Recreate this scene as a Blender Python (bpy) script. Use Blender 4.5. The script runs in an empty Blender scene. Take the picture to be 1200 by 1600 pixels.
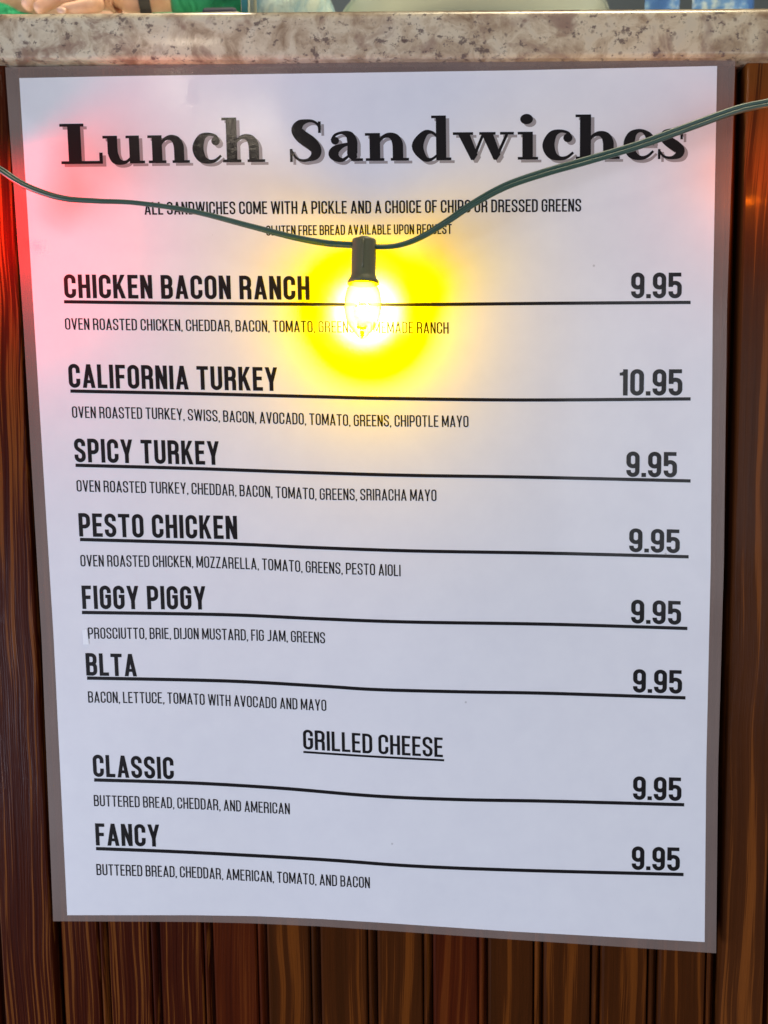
import bpy, bmesh, math, random
from mathutils import Vector, Matrix, noise
from mathutils.geometry import delaunay_2d_cdt
R = math.radians
random.seed(7)
scene = bpy.context.scene
col = scene.collection

# ------------------------------------------------------------------ camera
CENTRE_Z = 0.75
YAW, PITCH = R(2.5), R(-5.0)
cam_d = bpy.data.cameras.new("camera")
cam = bpy.data.objects.new("camera", cam_d); col.objects.link(cam)
cam_d.sensor_fit = 'VERTICAL'; cam_d.sensor_height = 34.6; cam_d.lens = 26.1
FPX = 1600 * 26.1 / 34.6
cam_d.clip_start = 0.01; cam_d.clip_end = 50
cam_d.dof.use_dof = True; cam_d.dof.focus_distance = 0.495; cam_d.dof.aperture_fstop = 9.0
fwd = Vector((-math.sin(YAW) * math.cos(PITCH), math.cos(YAW) * math.cos(PITCH), math.sin(PITCH)))
CAM = Vector((0, 0, CENTRE_Z)) - fwd * 0.5
cam.location = CAM
cam.rotation_euler = fwd.to_track_quat('-Z', 'Y').to_euler()
scene.camera = cam
right = fwd.cross(Vector((0, 0, 1))).normalized(); up = right.cross(fwd).normalized()

def at(px, py, Y=0.0):
    """photo pixel -> point on the vertical plane y = Y"""
    d = fwd + right * ((px - 600) / FPX) + up * ((800 - py) / FPX)
    t = (Y - CAM.y) / d.y
    return CAM + d * t

# ------------------------------------------------------------------ world, exposure
w = bpy.data.worlds.new("World"); scene.world = w; w.use_nodes = True
bg = w.node_tree.nodes["Background"]
bg.inputs[0].default_value = (0.80, 0.88, 1.0, 1); bg.inputs[1].default_value = 0.085
scene.view_settings.view_transform = 'Standard'
scene.view_settings.look = 'None'
scene.view_settings.exposure = 0.0
scene.view_settings.gamma = 1.0
scene.cycles.max_bounces = 8
scene.cycles.transparent_max_bounces = 12
scene.cycles.sample_clamp_indirect = 4.0
scene.cycles.use_denoising = True

# ------------------------------------------------------------------ large lights (the shop's window and ceiling lamps, plus two added cool fills)
def area(name, loc, target, sx, sy, power, colour):
    d = bpy.data.lights.new(name, 'AREA'); d.shape = 'RECTANGLE'; d.size = sx; d.size_y = sy
    d.energy = power; d.color = colour
    o = bpy.data.objects.new(name, d); col.objects.link(o); o.location = loc
    o.rotation_euler = (Vector(target) - Vector(loc)).to_track_quat('-Z', 'Y').to_euler()
    return o
area("side_fill_light", (2.3, -1.9, 0.45), (0, 0, 0.65), 1.6, 1.5, 31, (0.82, 0.87, 1.0))  # added cool key, set aside so the film does not mirror it
area("low_fill_light", (-2.3, -1.5, -0.1), (0, 0, 0.6), 1.2, 0.9, 72, (0.74, 0.80, 1.0))  # added cool fill from below for the bluish lower sheet, no real window
area("window_light", (1.25, -3.0, 0.90), (0, 0, 0.75), 0.9, 1.2, 5, (0.85, 0.91, 1.0))
area("counter_ceiling_light", (0.1, 0.22, 2.3), (0, 0.1, 1.0), 1.2, 0.4, 40, (1.0, 0.86, 0.58))
area("front_ceiling_light", (-0.3, -1.6, 2.9), (0, 0, 0.9), 1.2, 0.6, 2, (1.0, 0.93, 0.84))
_P = at(300, 155, -.006); _d = _P - CAM; _t = 3.0 / _d.y
area("ceiling_spot_lamp", (_P.x + _d.x * _t, -3.0, _P.z + _d.z * _t), (0, 0, 1.0), 0.16, 0.16, 3.2, (1.0, 0.86, 0.66))

# ------------------------------------------------------------------ node helpers
class NT:
    def __init__(s, m):
        m.use_nodes = True; s.t = m.node_tree; s.t.nodes.clear(); s.m = m
        s.out = s.t.nodes.new('ShaderNodeOutputMaterial')
    def n(s, kind, **kw):
        nd = s.t.nodes.new(kind)
        for k, v in kw.items():
            if k.startswith('_'): setattr(nd, k[1:], v)
        return nd
    def l(s, a, b): s.t.links.new(a, b)
    def coord(s, kind='Object'): return s.t.nodes.new('ShaderNodeTexCoord').outputs[kind]
    def mapping(s, vec, scale=(1, 1, 1), loc=(0, 0, 0), rot=(0, 0, 0)):
        m = s.t.nodes.new('ShaderNodeMapping'); s.l(vec, m.inputs[0])
        m.inputs['Location'].default_value = loc; m.inputs['Rotation'].default_value = rot; m.inputs['Scale'].default_value = scale
        return m.outputs[0]
    def noise(s, vec, scale, detail=2, rough=0.5, dist=0.0):
        n = s.t.nodes.new('ShaderNodeTexNoise'); s.l(vec, n.inputs['Vector'])
        n.inputs['Scale'].default_value = scale; n.inputs['Detail'].default_value = detail
        n.inputs['Roughness'].default_value = rough; n.inputs['Distortion'].default_value = dist
        return n.outputs['Fac']
    def voro(s, vec, scale, feature='F1', rnd=1.0):
        n = s.t.nodes.new('ShaderNodeTexVoronoi'); n.feature = feature; s.l(vec, n.inputs['Vector'])
        n.inputs['Scale'].default_value = scale; n.inputs['Randomness'].default_value = rnd
        return n.outputs['Distance']
    def ramp(s, fac, stops, interp='LINEAR'):
        r = s.t.nodes.new('ShaderNodeValToRGB'); s.l(fac, r.inputs[0]); cr = r.color_ramp; cr.interpolation = interp
        while len(cr.elements) < len(stops): cr.elements.new(0.5)
        for e, (p, c) in zip(cr.elements, stops):
            e.position = p; e.color = (c, c, c, 1) if isinstance(c, (int, float)) else (*c, 1)
        return r.outputs[0]
    def mix(s, fac, a, b, mode='MIX'):
        m = s.t.nodes.new('ShaderNodeMix'); m.data_type = 'RGBA'; m.blend_type = mode
        for i, v in ((0, fac), (6, a), (7, b)):
            if hasattr(v, 'is_linked') or hasattr(v, 'links'): s.l(v, m.inputs[i])
            elif i == 0: m.inputs[0].default_value = v
            else: m.inputs[i].default_value = (*v, 1)
        return m.outputs[2]
    def math(s, op, a, b=None, c=None):
        m = s.t.nodes.new('ShaderNodeMath'); m.operation = op
        for i, v in enumerate((a, b, c)):
            if v is None: continue
            if isinstance(v, (int, float)): m.inputs[i].default_value = v
            else: s.l(v, m.inputs[i])
        return m.outputs[0]
    def bump(s, h, strength, dist, normal=None):
        b = s.t.nodes.new('ShaderNodeBump'); s.l(h, b.inputs['Height'])
        if isinstance(strength, (int, float)): b.inputs['Strength'].default_value = strength
        else: s.l(strength, b.inputs['Strength'])
        b.inputs['Distance'].default_value = dist
        if normal is not None: s.l(normal, b.inputs['Normal'])
        return b.outputs[0]
    def princ(s, colour=(.5, .5, .5), rough=.5, **kw):
        p = s.t.nodes.new('ShaderNodeBsdfPrincipled')
        if isinstance(colour, tuple): p.inputs['Base Color'].default_value = (*colour, 1)
        else: s.l(colour, p.inputs['Base Color'])
        if isinstance(rough, (int, float)): p.inputs['Roughness'].default_value = rough
        else: s.l(rough, p.inputs['Roughness'])
        for k, v in kw.items():
            k = k.replace('_', ' ')
            if isinstance(v, (int, float)): p.inputs[k].default_value = v
            elif isinstance(v, tuple): p.inputs[k].default_value = v if len(p.inputs[k].default_value) == 3 else (*v, 1)
            else: s.l(v, p.inputs[k])
        return p.outputs[0]
    def done(s, sh): s.l(sh, s.out.inputs[0]); return s.m

def mat(name): return NT(bpy.data.materials.new(name))

# film surface of the laminate, shared by paper, ink and border: gentle waves, fine texture, one crinkled patch
CR = at(303, 150, -0.005)
def film(nt):
    c = nt.coord('Object')
    geo = nt.n('ShaderNodeNewGeometry').outputs['Position']
    wav = nt.noise(nt.mapping(geo, (1, 1, .55)), 11, 1, .5)
    fine = nt.noise(geo, 420, 2, .6)
    hgt = nt.math('ADD', nt.math('MULTIPLY', wav, 1.0), nt.math('MULTIPLY', fine, .010))
    b1 = nt.bump(hgt, .55, .012)
    # crinkled patch of film near the top edge
    d = nt.n('ShaderNodeVectorMath', _operation='SUBTRACT'); nt.l(geo, d.inputs[0]); d.inputs[1].default_value = CR
    m = nt.mapping(d.outputs[0], (1 / .009, 0, 1 / .021), rot=(0, 0, 0))
    ln = nt.n('ShaderNodeVectorMath', _operation='LENGTH'); nt.l(m, ln.inputs[0])
    patch = nt.ramp(nt.math('ADD', ln.outputs['Value'], nt.math('MULTIPLY', nt.noise(geo, 160, 2, .6), .9)), [(0.35, 1.0), (1.0, 0.0)])
    cn = nt.noise(geo, 520, 1, .5)
    rg = nt.math('SUBTRACT', .17, nt.math('MULTIPLY', nt.math('MINIMUM', nt.math('MULTIPLY', patch, 3.0), 1.0), .145))
    return nt.bump(cn, patch, .0014, b1), rg
COAT = dict(Coat_Weight=.8, Coat_IOR=1.42)

def make_print(name, colour, spec=.12):
    nt = mat(name); nrm, rg = film(nt)
    return nt.done(nt.princ(colour, .42, Coat_Normal=nrm, Coat_Roughness=rg, Specular_IOR_Level=spec, **COAT))

nt = mat("menu paper"); nrm, rg = film(nt)
g = nt.n('ShaderNodeNewGeometry').outputs['Position']
mott = nt.noise(g, 60, 3, .6)
pc = nt.mix(nt.math('MULTIPLY', mott, .8), (.76, .76, .80), (.86, .86, .88))
spv = nt.voro(g, 26)
pc = nt.mix(nt.math('MULTIPLY', nt.ramp(spv, [(.014, 1.0), (.024, 0.0)]), .45), pc, (.25, .22, .22))
M_PAPER = nt.done(nt.princ(pc, .42, Specular_IOR_Level=.12, Coat_Normal=nrm, Coat_Roughness=rg, **COAT))
M_INK = make_print("black print", (.012, .010, .011))
M_SHADOWINK = make_print("grey drop shadow print", (.34, .31, .31))
nt = mat("clear laminate film"); nrm, rg = film(nt)
g = nt.n('ShaderNodeNewGeometry').outputs['Position']
fc = nt.mix(nt.noise(nt.mapping(g, (1, 1, .5)), 28, 3, .6), (.25, .175, .145), (.37, .285, .25))
p = nt.princ(fc, .38, Specular_IOR_Level=.25, Coat_Normal=nrm, Coat_Roughness=rg, **COAT)
tr = nt.n('ShaderNodeBsdfTransparent').outputs[0]
mx = nt.n('ShaderNodeMixShader'); mx.inputs[0].default_value = .48; nt.l(tr, mx.inputs[1]); nt.l(p, mx.inputs[2])
M_FILM = nt.done(mx.outputs[0])

# ------------------------------------------------------------------ mesh helpers
def link_mesh(name, verts, faces, material, parent=None, smooth=False, label=None, mats=None):
    me = bpy.data.meshes.new(name); me.from_pydata([tuple(v) for v in verts], [], faces); me.update()
    if smooth: me.shade_smooth()
    me.materials.append(material)
    o = bpy.data.objects.new(name, me); col.objects.link(o)
    if parent is not None:
        o.parent = parent
        o.matrix_parent_inverse = Matrix.Identity(4)
        off = Vector(parent_world(parent))
        for v in me.vertices: v.co -= off
    if label: o['label'] = label
    return o
def thick_sheet(name, V, F, th, material, parent):
    """smooth front, back set th behind it, rim with its own corners so that the edges stay crisp"""
    cnt = {}
    for f in F:
        for a, b in zip(f, f[1:] + f[:1]):
            cnt[(a, b)] = 1
    n = len(V); VV = list(V) + [v + Vector((0, th, 0)) for v in V]; FF = list(F) + [tuple(i + n for i in f[::-1]) for f in F]
    for (a, b) in list(cnt):
        if (b, a) in cnt: continue
        k = len(VV); VV += [V[a], V[b], V[b] + Vector((0, th, 0)), V[a] + Vector((0, th, 0))]; FF.append((k + 1, k, k + 3, k + 2))
    return link_mesh(name, VV, FF, material, parent, smooth=True)
def parent_world(p):
    l = Vector(p.location)
    while p.parent: p = p.parent; l += p.location
    return l
def thing(name, label, cat, loc=(0, 0, 0), group=None):
    o = bpy.data.objects.new(name, None); col.objects.link(o); o.location = loc
    o.empty_display_size = .02
    o['label'] = label; o['category'] = cat
    if group: o['group'] = group
    return o
def tube(path, radii, seg=12, caps=True):
    V, F = [], []; n = len(path); prev = None
    for i, p in enumerate(path):
        t = (path[min(i + 1, n - 1)] - path[max(i - 1, 0)]).normalized()
        if prev is None:
            a = t.cross(Vector((0, 0, 1)));  a = t.cross(Vector((0, 1, 0))) if a.length < .1 else a
            a.normalize()
        else:
            a = (prev - t * prev.dot(t)).normalized()
        prev = a; b = t.cross(a)
        r = radii[i] if isinstance(radii, (list, tuple)) else radii
        for k in range(seg):
            an = 2 * math.pi * k / seg
            V.append(p + a * (math.cos(an) * r) + b * (math.sin(an) * r))
    for i in range(n - 1):
        for k in range(seg):
            k2 = (k + 1) % seg
            F.append((i * seg + k, i * seg + k2, (i + 1) * seg + k2, (i + 1) * seg + k))
    if caps:
        F.append(tuple(range(seg))[::-1]); F.append(tuple((n - 1) * seg + k for k in range(seg)))
    return V, F
def lathe(axis0, axis1, prof, seg=32):
    """prof: (t along axis in metres, radius)"""
    ax = (axis1 - axis0).normalized(); a = ax.cross(Vector((0, 1, 0))).normalized(); b = ax.cross(a)
    V, F = [], []
    for (t, r) in prof:
        for k in range(seg):
            an = 2 * math.pi * k / seg
            V.append(axis0 + ax * t + a * (math.cos(an) * r) + b * (math.sin(an) * r))
    for i in range(len(prof) - 1):
        for k in range(seg):
            k2 = (k + 1) % seg
            F.append((i * seg + k, i * seg + k2, (i + 1) * seg + k2, (i + 1) * seg + k))
    F.append(tuple(range(seg))[::-1]); F.append(tuple((len(prof) - 1) * seg + k for k in range(seg)))
    return V, F
def catmull(pts, n=8):
    P = [pts[0]] + list(pts) + [pts[-1]]; out = []
    for i in range(1, len(P) - 2):
        for k in range(n):
            t = k / n
            out.append(tuple(0.5 * ((2 * b) + (-a + c) * t + (2 * a - 5 * b + 4 * c - d) * t * t + (-a + 3 * b - 3 * c + d) * t ** 3)
                             for a, b, c, d in zip(P[i - 1], P[i], P[i + 1], P[i + 2])))
    out.append(tuple(pts[-1])); return out
def lerp_poly(poly, t):
    if t <= poly[0][0]: a, b = poly[0], poly[1]
    elif t >= poly[-1][0]: a, b = poly[-2], poly[-1]
    else:
        for a, b in zip(poly, poly[1:]):
            if a[0] <= t <= b[0]: break
    return a[1] + (b[1] - a[1]) * (t - a[0]) / (b[0] - a[0])

# ------------------------------------------------------------------ wood
def wood(name, dark, mid, light, freq, amount):
    nt = mat(name)
    oi = nt.n('ShaderNodeObjectInfo')
    c = nt.coord('Object')
    off = nt.n('ShaderNodeVectorMath', _operation='ADD')
    sc = nt.n('ShaderNodeVectorMath', _operation='SCALE'); cmb = nt.n('ShaderNodeCombineXYZ')
    cmb.inputs[0].default_value = 1; cmb.inputs[1].default_value = .37; cmb.inputs[2].default_value = 1.9
    nt.l(cmb.outputs[0], sc.inputs[0]); nt.l(nt.math('MULTIPLY', oi.outputs['Random'], 9.0), sc.inputs[3])
    nt.l(c, off.inputs[0]); nt.l(sc.outputs[0], off.inputs[1]); v = off.outputs[0]
    # late-wood streaks: long thin noise whose x wanders slowly up the board, so that streaks bend and close into tongues
    lowf = nt.noise(nt.mapping(v, (12, 9, 5)), 1.0, 2, .5)
    sep = nt.n('ShaderNodeSeparateXYZ'); nt.l(v, sep.inputs[0])
    wx = nt.math('ADD', sep.outputs[0], nt.math('MULTIPLY', nt.math('SUBTRACT', lowf, .5), .016))
    cmb2 = nt.n('ShaderNodeCombineXYZ'); nt.l(wx, cmb2.inputs[0]); nt.l(sep.outputs[1], cmb2.inputs[1]); nt.l(sep.outputs[2], cmb2.inputs[2])
    wv = cmb2.outputs[0]
    ring = nt.noise(nt.mapping(wv, (freq, freq * .5, 2.2 + freq * .008)), 1.0, 2.5, .55)
    streak = nt.noise(nt.mapping(wv, (1100, 400, 11)), 1.0, 3, .6)
    wide = nt.noise(nt.mapping(wv, (60, 40, 4)), 1.0, 2, .5)
    pores = nt.noise(nt.mapping(v, (2600, 1500, 90)), 1.0, 1, .5)
    f = nt.math('ADD', nt.math('MULTIPLY', ring, .66), nt.math('ADD', nt.math('MULTIPLY', streak, .22), nt.math('MULTIPLY', wide, .12)))
    edge = .055 if freq < 200 else .07
    colr = nt.ramp(f, [(amount - .14, dark), (amount - .005, mid), (amount + edge * .5, light), (amount + .20, tuple(x * 1.3 for x in light))])
    colr = nt.mix(nt.math('MULTIPLY', pores, .35), colr, (.02, .008, .004), 'MIX')
    hgt = nt.math('ADD', nt.math('MULTIPLY', ring, .5), nt.math('MULTIPLY', streak, .7))
    b = nt.bump(hgt, .55, .0006)
    rgh = nt.ramp(streak, [(.3, .30), (.7, .46)])
    return nt.done(nt.princ(colr, rgh, Normal=b, Specular_IOR_Level=.05, Coat_Weight=.14, Coat_Roughness=.13, Coat_Normal=nt.bump(streak, .25, .0005)))
W_LEFT = wood("dark red brown stained pine, fine grain", (.036, .0036, .0008), (.062, .0095, .0018), (.180, .052, .008), 560, .53)
W_MID = wood("red brown stained pine", (.054, .0072, .0014), (.088, .0135, .0020), (.135, .028, .004), 230, .54)
W_RIGHT = wood("brown stained pine with orange tongues", (.050, .013, .0018), (.074, .018, .0025), (.160, .042, .005), 140, .53)
W_STILE = wood("stained pine upright", (.062, .017, .004), (.088, .024, .005), (.200, .056, .009), 110, .53)
W_DARK = wood("dark backing wood", (.012, .005, .003), (.02, .008, .004), (.04, .015, .006), 300, .6)

VP = (762.0, 14300.0)
def xline(xb, yb, y):     # the board joints all run to one far point
    return xb + (VP[0] - xb) * (y - yb) / (VP[1] - yb)
Z_TOP = at(600, 96, 0).z + .012
Z_BOT = 0.10
bar = thing("bar_front", "dark stained wood bar front of upright beaded boards under the granite top", "bar front", (0, 0, Z_BOT))
def board_ends(xpx, Y=0.0):
    a = at(xline(xpx, 1520, 1520), 1520, Y); b = at(xline(xpx, 1520, 150), 150, Y)
    s = (b.x - a.x) / (b.z - a.z)
    return a.x + s * (Z_BOT - a.z), a.x + s * (Z_TOP - a.z)
def extrude_board(name, xl, xr, prof, material, seg=1):
    """prof(u) list of (fraction or offset from left in m, y)"""
    (lb, lt), (rb, rt) = board_ends(xl), board_ends(xr)
    V, F = [], []
    wpx = rb - lb
    pr = prof(wpx)
    for (z, L, Rr) in ((Z_BOT, lb, rb), (Z_TOP, lt, rt)):
        for (x, y) in pr: V.append((L + x * (Rr - L) / wpx, y, z))
    n = len(pr)
    for i in range(n):
        j = (i + 1) % n
        F.append((i, j, n + j, n + i))
    F.append(tuple(range(n))[::-1]); F.append(tuple(range(n, 2 * n)))
    return link_mesh(name, V, F, material, bar, smooth=False)
def prof_bead(w_):
    e = .0022; bw = .0040; g_ = .0015       # right hand side carries groove, bead, groove
    P = [(0.0002, .010), (0.0002, .0045), (e * .35, .0012), (e, 0.0)]
    x0 = w_ - bw - 2 * g_ - .0008
    P += [(x0, 0.0), (x0 + .0008, .0016), (x0 + g_, .0038)]
    for k in range(1, 8):
        a = math.pi * k / 8
        P.append((x0 + g_ + bw / 2 - math.cos(a) * bw / 2, .0038 - math.sin(a) * .0036))
    P += [(x0 + g_ + bw, .0038), (w_ - .0002, .0046), (w_ - .0002, .010)]
    return P
def prof_stile(w_):
    b = .0016; y = -.0035
    return [(0.0, .012), (0.0, y + b), (b * .3, y + b * .3), (b, y), (w_ - b, y), (w_ - b * .3, y + b * .3), (w_, y + b), (w_, .012)]
seams = [96, 170, 250, 333, 417, 500, 589, 676, 762, 849, 939, 1028, 1119]
for i, (a, b) in enumerate(zip(seams, seams[1:])):
    m = W_LEFT if i < 3 else (W_MID if i in (3, 7) else W_RIGHT)
    extrude_board("board", a, b, prof_bead, m)
extrude_board("stile", 8, 88, prof_stile, W_LEFT)
extrude_board("stile", 1123, 1191, prof_stile, W_STILE)
for a, b in ((-262, -170), (-168, -82), (-80, 2)): extrude_board("board", a, b, prof_bead, W_LEFT)
for a, b in ((1200, 1290), (1290, 1380), (1380, 1470)): extrude_board("board", a, b, prof_bead, W_RIGHT)
a0, a1 = board_ends(-262)[0], board_ends(1470)[0]
bk = [(a0, .0101), (a1, .0101), (a1, .03), (a0, .03)]
link_mesh("backing_panel", [(x, y, Z_BOT) for x, y in bk] + [(x, y, Z_TOP) for x, y in bk],
          [(0, 1, 5, 4), (1, 2, 6, 5), (2, 3, 7, 6), (3, 0, 4, 7), (3, 2, 1, 0), (4, 5, 6, 7)], W_DARK, bar)

# ------------------------------------------------------------------ granite countertop
nt = mat("speckled beige granite")
c0_ = nt.coord('Object')
wn = nt.n('ShaderNodeTexNoise'); nt.l(c0_, wn.inputs[0]); wn.inputs['Scale'].default_value = 120; wn.inputs['Detail'].default_value = 2
wsub = nt.n('ShaderNodeVectorMath', _operation='SUBTRACT'); nt.l(wn.outputs['Color'], wsub.inputs[0]); wsub.inputs[1].default_value = (.5, .5, .5)
wsc = nt.n('ShaderNodeVectorMath', _operation='SCALE'); nt.l(wsub.outputs[0], wsc.inputs[0]); wsc.inputs[3].default_value = .005
wad = nt.n('ShaderNodeVectorMath', _operation='ADD'); nt.l(c0_, wad.inputs[0]); nt.l(wsc.outputs[0], wad.inputs[1]); c = wad.outputs[0]
sepx = nt.n('ShaderNodeSeparateXYZ'); nt.l(c, sepx.inputs[0])
warm = nt.ramp(nt.math('ADD', nt.math('MULTIPLY', sepx.outputs[0], 1.6), .5), [(0.2, 0.0), (.9, 1.0)])
n1 = nt.noise(c, 55, 5, .62, .6)
base = nt.ramp(n1, [(.30, (.28, .19, .12)), (.44, (.50, .40, .29)), (.56, (.68, .60, .46)), (.75, (.62, .57, .48))])
base = nt.mix(nt.math('ADD', nt.math('MULTIPLY', warm, .5), .3), base, (.98, .86, .68), 'MULTIPLY')
cl = nt.noise(nt.mapping(c, (1, 1, 1), rot=(0, .6, 0)), 26, 4, .65, 1.2)
rust = nt.ramp(cl, [(.52, 0.0), (.64, .9)])
base = nt.mix(rust, base, (.30, .185, .13))
clus = nt.noise(nt.mapping(c, (1, 1, 1.4), loc=(3, 0, 1)), 20, 3, .6, .8)
spn = nt.math('ADD', nt.noise(nt.mapping(c0_, (1, 1, 1.15)), 210, 3, .62), nt.math('MULTIPLY', nt.math('SUBTRACT', clus, .5), .55))
spk = nt.ramp(spn, [(.60, 0.0), (.68, 1.0)])
base = nt.mix(nt.math('MULTIPLY', spk, .82), base, (.12, .075, .065))
v2 = nt.voro(nt.mapping(c, (1, 1, 1), loc=(9, 2, 4)), 120)
dots = nt.ramp(v2, [(.07, .9), (.18, 0.0)])
base = nt.mix(nt.math('MULTIPLY', dots, .7), base, (.09, .045, .04))
v3 = nt.voro(nt.mapping(c, (1, 1, 1), loc=(1, 7, 4)), 330)
fl = nt.ramp(v3, [(.10, .35), (.30, 0.0)])
base = nt.mix(fl, base, (.20, .14, .11))
M_GRANITE = nt.done(nt.princ(base, .28, Coat_Weight=.35, Coat_Roughness=.12, Normal=nt.bump(n1, .06, .002)))

YF = -.012                                   # front face of the slab
tl, tr_ = at(0, 22, YF), at(1200, 13, YF)
bl, br = at(0, 92, YF), at(1200, 87, YF)
def ext(a, b, x): return a + (b - a) * ((x - a.x) / (b.x - a.x))
SX0, SX1 = -.62, .62
def slab_section(x):
    zt, zb = ext(tl, tr_, x).z + .0031, ext(bl, br, x).z
    r1, r2 = .0080, .0026; P = []
    for k in range(9):
        a = math.pi / 2 * k / 8
        P.append((YF + r1 - math.sin(a) * r1, zt - r1 + math.cos(a) * r1))
    for k in range(6):
        a = math.pi / 2 * k / 5
        P.append((YF + r2 - math.cos(a) * r2, zb + r2 - math.sin(a) * r2))
    P += [(.34, zb), (.34, zt)]
    return P
V, F = [], []; NS = 40
for i in range(NS + 1):
    x = SX0 + (SX1 - SX0) * i / NS
    wob = (noise.noise(Vector((x * 6, 0, 0))) * .0003)
    V += [(x, y + (wob if k < 15 else 0), z + wob) for k, (y, z) in enumerate(slab_section(x))]
n = len(slab_section(0))
for i in range(NS):
    for k in range(n):
        F.append((i * n + k, (i + 1) * n + k, (i + 1) * n + (k + 1) % n, i * n + (k + 1) % n))
F.append(tuple(range(n))); F.append(tuple(NS * n + k for k in range(n))[::-1])
top_slab = link_mesh("countertop", V, F, M_GRANITE, smooth=True)
top_slab['label'] = "polished speckled beige granite slab lying on top of the wooden bar front"; top_slab['category'] = "countertop"
Z_SLAB = (tl.z + tr_.z) / 2 + .0034

# ------------------------------------------------------------------ the menu sheet
def smooth(t): t = max(0.0, min(1.0, t)); return t * t * (3 - 2 * t)
def depth(x, z):
    """how far the sheet stands off the boards"""
    s = (CENTRE_Z + .29 - z) / .56           # 0 at the top edge, 1 at the bottom
    hump = smooth((x + .10) / .13)
    d = .0050 + .0045 * hump * (.25 + .75 * s) + .0016 * math.sin(x * 17 + 1.3) * math.sin(z * 9 + .5)
    d += .0035 * smooth((.03 - s) / -.25) * 0 + .0012 * noise.noise(Vector((x * 9, 3.1, z * 7)))
    return max(d, .0042)
def sheet(px, py, lift=0.0):
    p = at(px, py, -.006)
    for _ in range(4): p = at(px, py, -(depth(p.x, p.z) + lift))
    return p
PL = [(122, 30), (500, 53.3), (1000, 84), (1430, 105)]                # left edge  (y, x)
PR = [(103, 1120.5), (480, 1113.7), (880, 1110.5), (1200, 1103.5), (1472, 1101)]
PT = [(30, 122), (200, 118.7), (500, 114.5), (800, 110), (1120.5, 103)]   # (x, y)
PB = [(105, 1430), (300, 1430), (400, 1431.5), (500, 1435.8), (600, 1442), (800, 1455.5), (1101, 1472)]
LL = [(105, 8), (500, 36), (1000, 65), (1439.5, 83)]
LR = [(91, 1149), (480, 1136), (880, 1131), (1200, 1122), (1489.5, 1119)]
LT = [(8, 105), (150, 102.5), (500, 98.7), (800, 95), (1149, 91)]
LB = [(83, 1439.5), (300, 1440.5), (400, 1443), (500, 1447.5), (600, 1454), (800, 1468), (1119, 1489.5)]
def coons(L, Rr, T, B):
    def edge(poly, t): return lerp_poly(poly, poly[0][0] + (poly[-1][0] - poly[0][0]) * t)
    def f(u, v):
        def pt(poly, t, vert):
            q = poly[0][0] + (poly[-1][0] - poly[0][0]) * t; r = lerp_poly(poly, q)
            return Vector((r, q)) if vert else Vector((q, r))
        l, r = pt(L, v, 1), pt(Rr, v, 1); t, b = pt(T, u, 0), pt(B, u, 0)
        c00, c10, c01, c11 = pt(T, 0, 0), pt(T, 1, 0), pt(B, 0, 0), pt(B, 1, 0)
        return l * (1 - u) + r * u + t * (1 - v) + b * v - (c00 * (1 - u) * (1 - v) + c10 * u * (1 - v) + c01 * (1 - u) * v + c11 * u * v)
    return f
paper_uv, film_uv = coons(PL, PR, PT, PB), coons(LL, LR, LT, LB)
mz = sheet(600, 1440)
menu = thing("menu_poster", "laminated white lunch sandwich menu hanging on the dark wood bar front", "menu", (0, -.005, mz.z))
NU, NV = 60, 78
V = [sheet(*paper_uv(i / NU, j / NV)) for j in range(NV + 1) for i in range(NU + 1)]
F = [(j * (NU + 1) + i, (j + 1) * (NU + 1) + i, (j + 1) * (NU + 1) + i + 1, j * (NU + 1) + i + 1) for j in range(NV) for i in range(NU)]
paper = thick_sheet("paper_sheet", V, F, .0003, M_PAPER, menu)
# clear border of the laminating pouch all round the sheet
def ring(t, a, b):
    fu = lambda s: (s, 0) if t == 0 else ((1, s) if t == 1 else ((1 - s, 1) if t == 2 else (0, 1 - s)))
V, F = [], []; loop = []
for k in range(NU): loop.append((k / NU, 0))
for k in range(NV): loop.append((1, k / NV))
for k in range(NU): loop.append((1 - k / NU, 1))
for k in range(NV): loop.append((0, 1 - k / NV))
NR = 4; nl = len(loop)
for j in range(NR + 1):
    for (u, v) in loop:
        p_ = paper_uv(u, v).lerp(film_uv(u, v), j / NR); V.append(sheet(p_.x, p_.y, .00002))
for j in range(NR):
    for k in range(nl):
        k2 = (k + 1) % nl
        F.append((j * nl + k, j * nl + k2, (j + 1) * nl + k2, (j + 1) * nl + k)[::-1])
thick_sheet("laminate_border", V, F, .0004, M_FILM, menu)

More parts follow.
